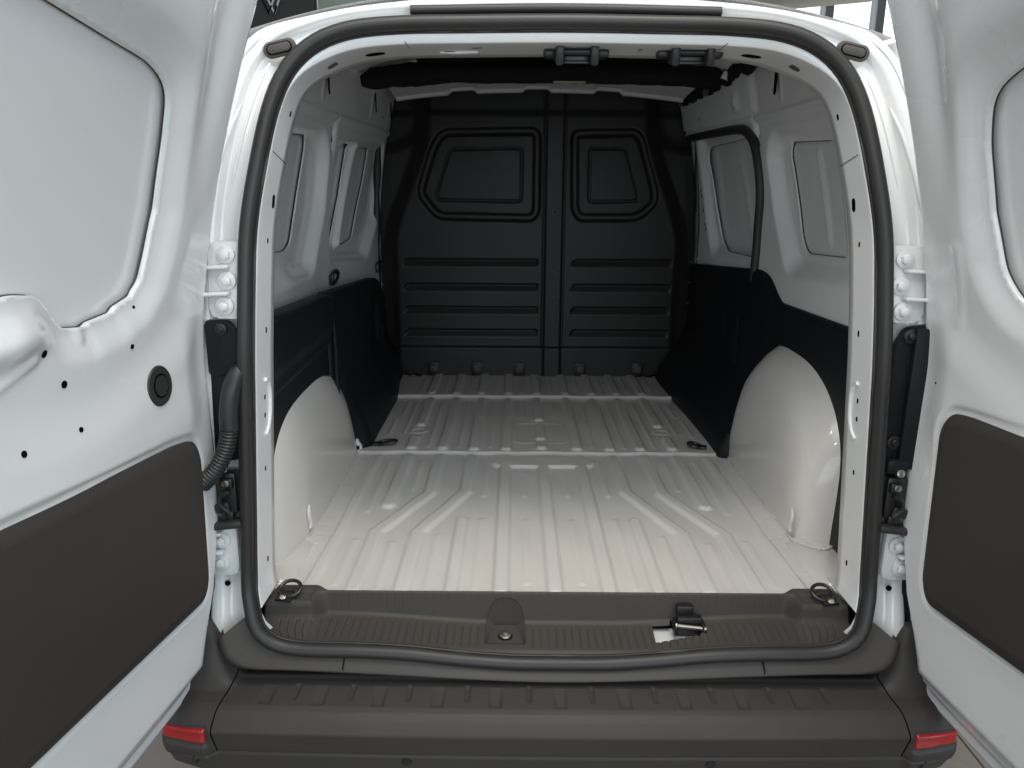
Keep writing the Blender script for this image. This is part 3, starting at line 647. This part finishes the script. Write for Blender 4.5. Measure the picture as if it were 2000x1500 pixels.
pock = np.array([(hx-.0415, .080), (hx-.0410, .055), (hx-.0390, .040), (hx-.033, .029), (hx-.022, .0215), (hx-.008, .0195), (hx+.008, .0195), (hx+.022, .0215), (hx+.033, .029), (hx+.0390, .040), (hx+.0410, .055), (hx+.0415, .080)])
def cut_sdf(U, T): return np.maximum(-sd_poly(U, T, cut), -sd_poly(U, T, pock))
TR = sheet('sill_trim', -.60, .60, 0, .1, .0011, .0020, trim_h, trim_map, PLASTIC, VAN, cut_sdf, thick=.004)
MB().box((.25, -.06, -.081), (.16, .11, .02), bev=.002).build('latch_pocket_floor', PAINT, TR)
MB().box((.276, -.030, -.046), (.052, .020, .040), bev=.004).box((.268, -.020, -.018), (.036, .016, .024), bev=.005).box((.246, -.040, -.046), (.008, .03, .024), bev=.002).box((.303, -.040, -.048), (.008, .03, .026), bev=.002).build('latch_bracket', BLACK, TR)
MB().tube([(.244, -.050, -.036), (.306, -.050, -.043)], .0042, seg=12).cyl((.305, -.050, -.0428), (1, 0, -.1), .007, .006).cyl((.246, -.050, -.0362), (1, 0, -.1), .006, .005).build('latch_pin', STEEL, TR)
# central latch pocket: a scooped recess with a bolt
pv = np.concatenate([np.linspace(pock[k], pock[k+1], 5, endpoint=False) for k in range(len(pock)-1)]+[pock[-1:]])
rim = np.stack(trim_map(pv[:, 0], pv[:, 1], 0*pv[:, 0]), -1)
def scoop(k, y, dz):
    f = np.clip((rim[:, 1]+.078)/.062, 0, 1); tx = hx+(rim[:, 0]-hx)*(.92-.37*f); ty = -.070+.068*f; tz = -.069+0*f
    q = rim.copy(); q[:, 0] = q[:, 0]*(1-k)+tx*k; q[:, 1] = q[:, 1]*(1-k)+ty*k; q[:, 2] = q[:, 2]*(1-k)+tz*k; return q
up = rim+np.array([0, -.0012, .0012]); r0 = scoop(.06, 0, 0)
LH = loft('latch_pocket', [up+np.array([0, .004, -.004]), up, rim, r0, scoop(.35, 0, 0), scoop(.7, 0, 0), scoop(.95, 0, 0), scoop(1, 0, 0)], PLASTIC, TR, cap=True, angle=50)
MB().cyl((hx, -.044, -.0680), (0, -.15, 1), .0150, .003).build('latch_recess', VOID, LH)
MB().cyl((hx, -.044, -.0655), (0, -.15, 1), .0130, .006, seg=24, bev=.002).cyl((hx, -.0445, -.0610), (0, -.15, 1), .0075, .005, seg=6).build('latch_bolt', STEEL, LH)
# tie-down rings at the rear corners
for sx in (-1, 1):
    g = bpy.data.objects.new('tie_down_ring', None); COL.objects.link(g); g.parent = VAN
    cx = sx*.556
    pts = [(cx-sx*.004+.0215*math.cos(t), -.018+.018*math.sin(t), .0235+.0085*math.sin(t)) for t in np.linspace(0, 2*math.pi, 36, endpoint=False)]
    MB().tube(pts, .0038, closed=True, seg=8).build('ring_loop', BLACK, g)
    MB().box((cx, -.028, .0165), (.028, .016, .008), rot=(.25, 0, 0), bev=.002).box((cx+sx*.004, -.038, .0125), (.034, .016, .004), rot=(.15, 0, sx*.15), bev=.001).build('ring_bracket', BLACK, g)
    MB().cyl((cx+sx*.006, -.039, .0155), (0, -.4, .9), .0065, .004).cyl((cx+sx*.006, -.040, .0182), (0, -.4, .9), .0035, .003, seg=6).build('ring_bolt', STEEL, g)
for sx in (-1, 1):
    pw = [(sx*(.586+.012*t+.0012*math.sin(i*2.3)), .030-.085*t, .012-.030*t+.0012*math.sin(i*1.7)) for i, t in enumerate(np.linspace(0, .5, 30))]
    tube('seam_sealer', pw, [.006+.0018*math.sin(i*1.3)+.001*math.sin(i*3.1) for i in range(30)], PAINT_IN, VAN, seg=8)
def floor_ring(x, y, a=.03, b=.016, ang=0, z=.012):
    pts = []
    for t in np.linspace(0, 2*math.pi, 32, endpoint=False):
        u, v = a*math.cos(t), b*math.sin(t); pts.append((x+u*math.cos(ang)-v*math.sin(ang), y+u*math.sin(ang)+v*math.cos(ang), z+.006+.004*math.cos(t)))
    MB().tube(pts, .0052, closed=True, seg=8).box((x-a*1.1*math.cos(ang), y-a*1.1*math.sin(ang), z), (.034, .026, .010), rot=(0, 0, ang), bev=.004).build('tie_down_ring', BLACK, VAN)
floor_ring(-.505, .925, ang=.0); floor_ring(.500, .918, ang=2.9, a=.02); floor_ring(-.545, 1.84, ang=3.0, a=.025); floor_ring(.535, 1.84, ang=.1, a=.025)
# ------------------------------------------------------------------ lower sill panel outside the seal
bot = [i for i in range(NL) if LP[i, 1] < .035]; bot = sorted(bot, key=lambda i: (i+NL//2) % NL); bot = np.array(bot)
crn = sst(.42, .60, np.abs(LP[:, 0])); lowz = LP[:, 1]
wS = .030+.052*crn*sst(.08, -.02, lowz)+.012*crn
sh = np.array([(0, -.112), (.2, -.106), (.40, -.096), (.52, -.090), (.60, -.089), (.638, -.083), (.660, -.062), (.669, -.03), (.670, .01), (.668, .08), (.668, .2)])
spl = smooth_path(np.concatenate([sh[::-1]*np.array([-1, 1]), sh[1:]]), 400); pb = np.arctan2(spl[:, 0], .45-spl[:, 1]); lb = np.arctan2(LP[:, 0], .45-LP[:, 1])
SO = np.stack([np.interp(lb, pb, spl[:, 0]), np.interp(lb, pb, spl[:, 1])], -1)
def lring(f, dy, dz=0):
    q = LP+(SO-LP)*f; return np.stack([q[:, 0], yS(LP[:, 1])+dy, q[:, 1]+dz], -1)[bot]
SP = loft('sill_panel', [lring(-.1, -.004), lring(.12, -.010), lring(.32, -.012), lring(.52, -.019), lring(.72, -.028), lring(.78, -.030), lring(.84, -.0305), lring(.97, -.026), lring(1.0, -.015), lring(1.05, .05)], PLASTIC, VAN)
for x in (-.415, .405):
    i = nearest(x, -.057); pts = [tuple(ring(.030*f, d-.0005)[i]) for f, d in ((.32, -.012), (.52, -.019), (.72, -.028), (.80, -.0305), (.97, -.026))]
    tube('panel_seam', pts, .0012, VOID, SP, seg=6)
# ------------------------------------------------------------------ bumper
bpro = [(-.06, -.122), (-.10, -.116), (-.112, -.1155), (-.118, -.120), (-.175, -.1245), (-.196, -.1265), (-.208, -.1305), (-.2185, -.1385), (-.2275, -.1480), (-.2345, -.1565), (-.2355, -.1620), (-.2200, -.2080), (-.2190, -.2115), (-.2140, -.2135), (-.2155, -.2175), (-.2180, -.221), (-.212, -.248), (-.205, -.275), (-.16, -.29)]
_bl = np.concatenate([[0], np.cumsum(np.hypot(*np.diff(np.array(bpro), axis=0).T))]); BLEN = _bl[-1]
def wrapY(X):
    a = np.abs(X); return .008*(a/.62)**2+.010*np.clip((a-.64)/.10, 0, 3)**2+.20*np.clip((a-.745)/.055, 0, 3)**2.2
nar_x = [-.511, -.402, -.291, -.177, -.057, .065, .188, .300, .413, .52]; wid_x = [-.566, -.463, -.348, -.234, -.122, .003, .128, .243, .355, .465]
def bump_map(U, S, H):
    Y = np.interp(S, _bl, [p[0] for p in bpro]); Z = np.interp(S, _bl, [p[1] for p in bpro])
    k = sst(-.10, -.20, Y)
    ang = np.interp(S, _bl, [math.pi/2]*6+[1.2, .85, .75, .5, -.1, -.3, -.3, -.2, 0, 0, -.3, -.6, -1.0])
    a = np.abs(U); endl = sst(.70, .80, a)
    Yw = Y+wrapY(U)*(.25+.75*k)
    Zw = Z+.010*sst(.5, .75, a)*sst(-.17, -.24, Z)*-1*0+.022*sst(.62, .80, a)*sst(-.21, -.24, Z)+.11*sst(.625, .70, a)*sst(-.165, -.09, Y)
    Yw = Yw-.017*sst(.652, .672, a)*sst(-.158, -.205, Z)*sst(-.30, -.21, Z)
    return U, Yw-H*np.cos(ang), Zw+H*np.sin(ang)
def bump_h(U, S):
    Y = np.interp(S, _bl, [p[0] for p in bpro]); h = np.zeros_like(U); top_ = (S < _bl[6])
    for x in nar_x:
        d = sd_poly(U, Y, rpoly([(x-.006, -.135), (x+.006, -.135), (x+.0045, -.178), (x-.0045, -.178)], .003)); h -= .0045*sst(.001, -.003, d)*top_
    for x in wid_x:
        d = sd_poly(U, Y, rpoly([(x-.0135, -.138), (x+.0135, -.138), (x+.012, -.192), (x-.012, -.192)], .003)); h -= .0055*sst(.001, -.004, d)*top_*np.clip((-.130-Y)/.05, 0, 1)
    for sx in (-1, 1):
        xs = sx*np.interp(S, _bl, np.interp([p[0] for p in bpro], [-.235, -.2, -.1], [.658, .652, .640])[::1])
        xr = sd_poly(U*sx, S, rpoly([(.664, _bl[9]-.007), (.664, _bl[10]+.032), (.775, _bl[10]+.024), (.775, _bl[9]-.005)], .004)); h -= .004*sst(.002, -.002, xr)
    sq = sd_poly(U, S, rpoly([(.495, _bl[10]), (.533, _bl[10]), (.533, _bl[11]-.004), (.495, _bl[11]-.004)], .003)); h -= .0015*(1-sst(.0004, .0012, np.abs(sq)))
    return h
BP = sheet('bumper', -.815, .815, 0, BLEN, .0026, .0026, bump_h, bump_map, BUMP_M, VAN)
def refl(sx):
    pl = rpoly([(.668, _bl[9]-.003), (.668, _bl[10]+.026), (.765, _bl[10]+.019), (.765, _bl[9]-.002)], .004)
    return sheet('reflector', .65, .79, _bl[8]-.01, _bl[11]+.01, .003, .003, lambda U, S: -.004+.004*sst(0, .004, -sd_poly(U, S, pl)), lambda U, S, H: bump_map(U*sx, S, H), RED, BP, lambda U, S: sd_poly(U, S, pl), thick=.004)
refl(-1); refl(1)
for sx in (-1, 1):
    Ss = np.linspace(_bl[2], _bl[12], 40); xs = sx*np.interp(np.interp(Ss, _bl, [p[0] for p in bpro]), [-.235, -.2, -.1], [.655, .650, .638])
    tube('bumper_seam', np.stack(bump_map(xs, Ss, 0*Ss), -1), .0014, VOID, BP, seg=6)
for x in (-.695, -.29, .29, .695):
    c = [float(v) for v in bump_map(np.array([x]), np.array([_bl[16]-.012 if abs(x) < .5 else _bl[15]+.012]), np.array([.0005]))] if False else [float(v[0]) for v in bump_map(np.array([x]), np.array([_bl[15]+(.012 if abs(x) > .5 else .010)]), np.array([.0006]))]
    MB().cyl(c, (.0 if abs(x) < .5 else math.copysign(.6, x), -1, -.2), .0095, .004).build('parking_sensor', BLACK, BP)
# ------------------------------------------------------------------ pillar hardware
def hinge(sx, z0, z1, xc, bolts, arms):
    g = bpy.data.objects.new('door_hinge', None); COL.objects.link(g); g.parent = VAN
    zc = (z0+z1)/2; y = float(yS(zc))+.008
    pl = rpoly([(xc-.030, z0), (xc-.030, z1), (xc+.034, z1), (xc+.034, z0)], .016)
    MB().prism([(sx*p[0], p[1]) for p in pl], lambda a, b, h: (a, float(yS(b))+.012-h, b), .010, bev=.003).build('hinge_plate', PAINT, g)
    for x, z in bolts:
        b = MB().cyl((sx*x, float(yS(z))-.001, z), (0, -1, .05), .0165, .005, seg=28, bev=.0015).cyl((sx*x, float(yS(z))-.007, z), (0, -1, .05), .0095, .010, seg=6, bev=.0015).cyl((sx*x, float(yS(z))-.0125, z), (0, -1, .05), .006, .002, seg=16, bev=.0005).build('bolt', PAINT, g)
    for z in arms:
        MB().box((sx*(xc+.03), float(yS(z))-.008, z), (.075, .020, .007), rot=(.0, sx*.05, 0), bev=.003).build('hinge_arm', PAINT, g)
    MB().box((sx*(xc+.055), float(yS(zc))-.012, zc), (.035, .012, (max(arms)-min(arms))), bev=.004).build('hinge_web', PAINT, g)
    MB().cyl((sx*(xc+.068), float(yS(zc))-.014, zc), (0, 0, 1), .009, (max(arms)-min(arms))+.03, seg=16).build('hinge_pin', PAINT, g)
hinge(-1, .598, .735, .612, ((.613, .712), (.611, .666), (.617, .621)), (.690, .643)); hinge(1, .598, .735, .618, ((.613, .711), (.606, .664), (.613, .619)), (.690, .641))
hinge(-1, .085, .195, .662, ((.660, .160), (.665, .114)), (.178, .138)); hinge(1, .085, .195, .668, ((.660, .160), (.672, .112)), (.178, .138))
# black covers beside the seal
MB().prism(rpoly([(-.655, .595), (-.612, .595), (-.598, .575), (-.600, .497), (-.655, .490)], .008), lambda a, b, h: (a, -.060-h, b), .012, bev=.004).build('pillar_cover', LINER, VAN)
MB().prism(rpoly([(-.67, .50), (-.602, .48), (-.606, .36), (-.615, .322), (-.67, .32)], .01), lambda a, b, h: (a, -.052-h, b), .008, bev=.003).build('pillar_cover', LINER, VAN)
MB().cyl((-.624, -.075, .580), (0, -1, 0), .011, .006).cyl((-.624, -.079, .580), (0, -1, 0), .006, .004, seg=6).build('cover_screw', BLACK, VAN)
PC = MB().prism(rpoly([(.606, .555), (.622, .588), (.69, .600), (.69, .31), (.622, .315), (.612, .345)], .012), lambda a, b, h: (a, -.056-h, b), .016, bev=.004).build('pillar_cover', LINER, VAN)
MB().box((.660, -.078, .455), (.05, .014, .27), bev=.004).build('cover_rib', LINER, PC)
for z in (.575, .372): MB().cyl((.630 if z > .5 else .626, -.0745, z), (0, -1, 0), .0135, .006).cyl((.630 if z > .5 else .626, -.079, z), (0, -1, 0), .008, .006, r2=.006).build('cover_screw', BLACK, PC)
MB().box((.634, -.078, .325), (.042, .02, .030), rot=(0, .1, 0), bev=.008).build('cover_foot', LINER, PC)
# wiring boot on the left
bpth = smooth_path([(-.592, -.062, .498), (-.598, -.085, .497), (-.606, -.100, .470), (-.612, -.106, .43), (-.614, -.108, .395), (-.622, -.112, .36), (-.640, -.118, .325), (-.668, -.122, .295)], 120)
rad = np.full(120, .0168); rad[:14] = np.linspace(.022, .0168, 14); rad[62:] = .0150+.0020*np.sin(np.arange(58)*math.pi/1.5)
tube('wiring_boot', bpth, rad, LUG, VAN, seg=18)
# door checks / lock mechanism under the covers
for sx in (-1, 1):
    g = bpy.data.objects.new('door_check', None); COL.objects.link(g); g.parent = VAN
    bx = sx*.640
    MB().box((bx, -.070, .262), (.040, .03, .085), bev=.006).box((bx-sx*.006, -.086, .285), (.022, .016, .022), bev=.004).box((bx+sx*.008, -.086, .235), (.030, .014, .020), rot=(0, .3*sx, 0), bev=.004).box((bx, -.080, .215), (.024, .02, .024), bev=.004).build('check_body', BLACK, g)
    MB().cyl((bx-sx*.006, -.095, .288), (0, -1, 0), .007, .008, seg=12).cyl((bx-sx*.004, -.092, .316), (0, -1, .3), .008, .012, seg=12).build('check_bolt', STEEL, g)
    MB().tube(smooth_path([(bx-sx*.01, -.094, .27), (bx+sx*.004, -.097, .262), (bx+sx*.008, -.094, .245), (bx-sx*.006, -.092, .228)], 14), .0045, seg=8).build('check_spring', BLACK, g)
    MB().box((sx*.648, -.086, .2), (.075, .03, .016), rot=(0, sx*.12, 0), bev=.006).build('check_strap', RUBBER, g)
    MB().cyl((sx*.661, float(yS(.062))+.015, .062), (0, -1, 0), .0055, .003, bev=0).build('pillar_hole', VOID, VAN)
    MB().box((sx*.70, -.045, .03), (.03, .05, .26), bev=.01).build('lamp_edge', LINER, VAN)
# ------------------------------------------------------------------ rear doors
ANG = math.radians(95.3)
def door(sx, win, trim, feat):
    D = bpy.data.objects.new('rear_door', None); COL.objects.link(D); D.parent = VAN
    D['label'] = 'left rear door swung open with rubber plug' if sx < 0 else 'right rear door swung open'
    dr = np.array([-sx*math.cos(ANG), -math.sin(ANG)]); nr = np.array([dr[1], -dr[0]])
    if nr[0]*sx > 0: nr = -nr
    Hh = np.array([sx*.715, -.06])
    def mp(S, Z, N):
        k = N+lean(Z); return Hh[0]+S*dr[0]+k*nr[0], Hh[1]+S*dr[1]+k*nr[1], Z
    out = rpoly([(-.012, 1.24), (-.012, .3), (-.006, .15), (.008, .05), (.025, -.05), (.055, -.098), (.11, -.108), (.72, -.108), (.72, 1.0), (.62, 1.24)], .05)
    wpoly = rpoly(win, .02, 5); tpoly = rpoly(trim, .03)
    def hin(S, Z):
        d = -sd_poly(S, Z, out); dw = sd_poly(S, Z, wpoly); dt = sd_poly(S, Z, tpoly)
        so = np.interp(Z, [-.122, -.05, .05, .15, .3], [.05, .025, .008, -.006, -.012]); sf = np.interp(Z, [-.06, .02, .084, .22, .3], [.15, .105, .063, .014, .006])
        h = .004+.051*np.minimum(sst(.05, 1, (S-so)/(sf-so)), sst(.008, .075, Z+.108))
        h -= .016*sst(.055, .0, dw)                                   # roll towards the window aperture
        h += .004*np.exp(-((dw-.075)/.034)**2)*sst(.62, .75, Z)       # raised ridge round it
        h -= .012*np.exp(-((S-so-.095)/.034)**2)*sst(.70, 1.0, Z)         # sunk channel near the roof corner
        h += .012*sst(.66, .56, Z+.10*np.sin((S-.05)*5.0))*sst(.02, .10, S)   # lower half stands proud
        h -= .012*sst(.42+.03, .34, Z)*sst(.02, .1, S)
        h -= .005*sst(.016, .006, dt)
        for (s, z, a, b, k) in feat['bulge']: 
            r = np.hypot((S-s)/a, (Z-z)/b); h += k*sst(1.35, .0, r)
        for pth, w, k in feat['bead']: h += k*rib(S, Z, pth, w, w*.8)
        h += .0012*np.sin(S*13+Z*7)
        return h
    sheet('inner_panel', -.013, .72, -.124, 1.24, .0045, .0045, hin, mp, PAINT, D, lambda S, Z: np.maximum(sd_poly(S, Z, out), -sd_poly(S, Z, wpoly)), thick=.010)
    sko = rpoly([(-.016, 1.24), (-.016, .3), (-.018, .12), (-.012, .02), (.012, -.045), (.052, -.112), (.085, -.130), (.72, -.130), (.72, 1.0), (.62, 1.24)], .03)
    sheet('outer_skin', -.02, .72, -.132, 1.24, .006, .006, lambda S, Z: 0*S-.001+.004*sst(.010, .0, -sd_poly(S, Z, sko)), mp, PAINT, D, lambda S, Z: sd_poly(S, Z, sko), thick=.004)
    sheet('window_blank', .12, .72, .58, 1.2, .012, .012, lambda S, Z: .022+.004*np.sin((S-.1)*4), mp, PAINT_IN, D)
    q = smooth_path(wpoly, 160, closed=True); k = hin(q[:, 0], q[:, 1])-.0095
    tube('window_gap_shadow', np.stack(mp(q[:, 0], q[:, 1], k), -1), .0015, RUBBER, D, seg=6, closed=True)  # dark tube added to draw the shadowed gap along the aperture edge
    def htr(S, Z):
        d = -sd_poly(S, Z, tpoly); base = .055
        return base+.002+.013*sst(-.012, .024, d)+.004*sst(.0, .25, d)
    TP = sheet('trim_panel', .05, .72, .05, .56, .0032, .0032, htr, mp, FABRIC, D, lambda S, Z: sd_poly(S, Z, tpoly), thick=.014)
    def disc(s, z, r, h, m, name, par, off, r2=None):
        e = .006; P3 = [np.array([float(v[0]) for v in mp(np.array([a]), np.array([b]), hin(np.array([a]), np.array([b])))]) for a, b in ((s, z), (s-e, z), (s+e, z), (s, z-e), (s, z+e))]
        n = np.cross(P3[2]-P3[1], P3[4]-P3[3]); n /= np.linalg.norm(n)
        if n[0]*sx > 0: n = -n
        c = P3[0]+n*off
        return MB().cyl(tuple(c+n*h*.5), tuple(n), r, h, seg=28, bev=min(.002, h*.3) if h > .002 else 0, r2=r2).build(name, m, par)
    for s, z, r in feat['hole']: disc(s, z, r, .0016, VOID, 'panel_hole', D, -.0004)
    for s, z, r in feat['plug']:
        g = disc(s, z, r, .003, RUBBER, 'rubber_plug', D, -.0005, r2=r*.93); disc(s, z, r*.60, .0006, VOID, 'plug_groove', g, .0024); disc(s, z, r*.50, .0018, RUBBER, 'plug_cap', g, .0024)
    return D
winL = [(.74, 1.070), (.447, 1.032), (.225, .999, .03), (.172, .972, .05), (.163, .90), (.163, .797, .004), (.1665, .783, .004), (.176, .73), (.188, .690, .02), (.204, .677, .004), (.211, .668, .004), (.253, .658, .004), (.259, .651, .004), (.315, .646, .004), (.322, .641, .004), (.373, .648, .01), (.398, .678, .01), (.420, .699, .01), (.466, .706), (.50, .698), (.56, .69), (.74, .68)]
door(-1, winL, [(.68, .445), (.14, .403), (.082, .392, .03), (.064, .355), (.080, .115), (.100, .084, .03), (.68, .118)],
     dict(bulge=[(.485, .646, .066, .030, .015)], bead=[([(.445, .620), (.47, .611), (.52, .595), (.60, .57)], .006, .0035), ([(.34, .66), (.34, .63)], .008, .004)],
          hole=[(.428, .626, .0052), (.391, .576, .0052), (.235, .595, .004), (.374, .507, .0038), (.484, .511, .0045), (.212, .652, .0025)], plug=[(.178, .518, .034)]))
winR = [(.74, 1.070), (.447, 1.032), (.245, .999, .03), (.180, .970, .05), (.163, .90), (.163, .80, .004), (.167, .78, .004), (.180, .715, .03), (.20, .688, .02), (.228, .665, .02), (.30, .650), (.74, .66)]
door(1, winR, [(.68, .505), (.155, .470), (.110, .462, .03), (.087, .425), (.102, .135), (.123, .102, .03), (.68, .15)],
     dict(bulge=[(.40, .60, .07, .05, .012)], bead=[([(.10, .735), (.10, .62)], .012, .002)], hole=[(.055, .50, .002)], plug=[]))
# ------------------------------------------------------------------ rear wheels
for sx in (-1, 1):
    g = bpy.data.objects.new('wheel', None); COL.objects.link(g); g.parent = VAN
    pts = [(sx*.74, .60+.225*math.cos(t), -.29+.225*math.sin(t)) for t in np.linspace(0, 2*math.pi, 40, endpoint=False)]
    MB().tube(pts, .09, closed=True, seg=14).build('tyre', TYRE, g); MB().cyl((sx*.80, .60, -.29), (1, 0, 0), .17, .05).build('rim', ALU, g)
SC.render.engine = 'CYCLES'
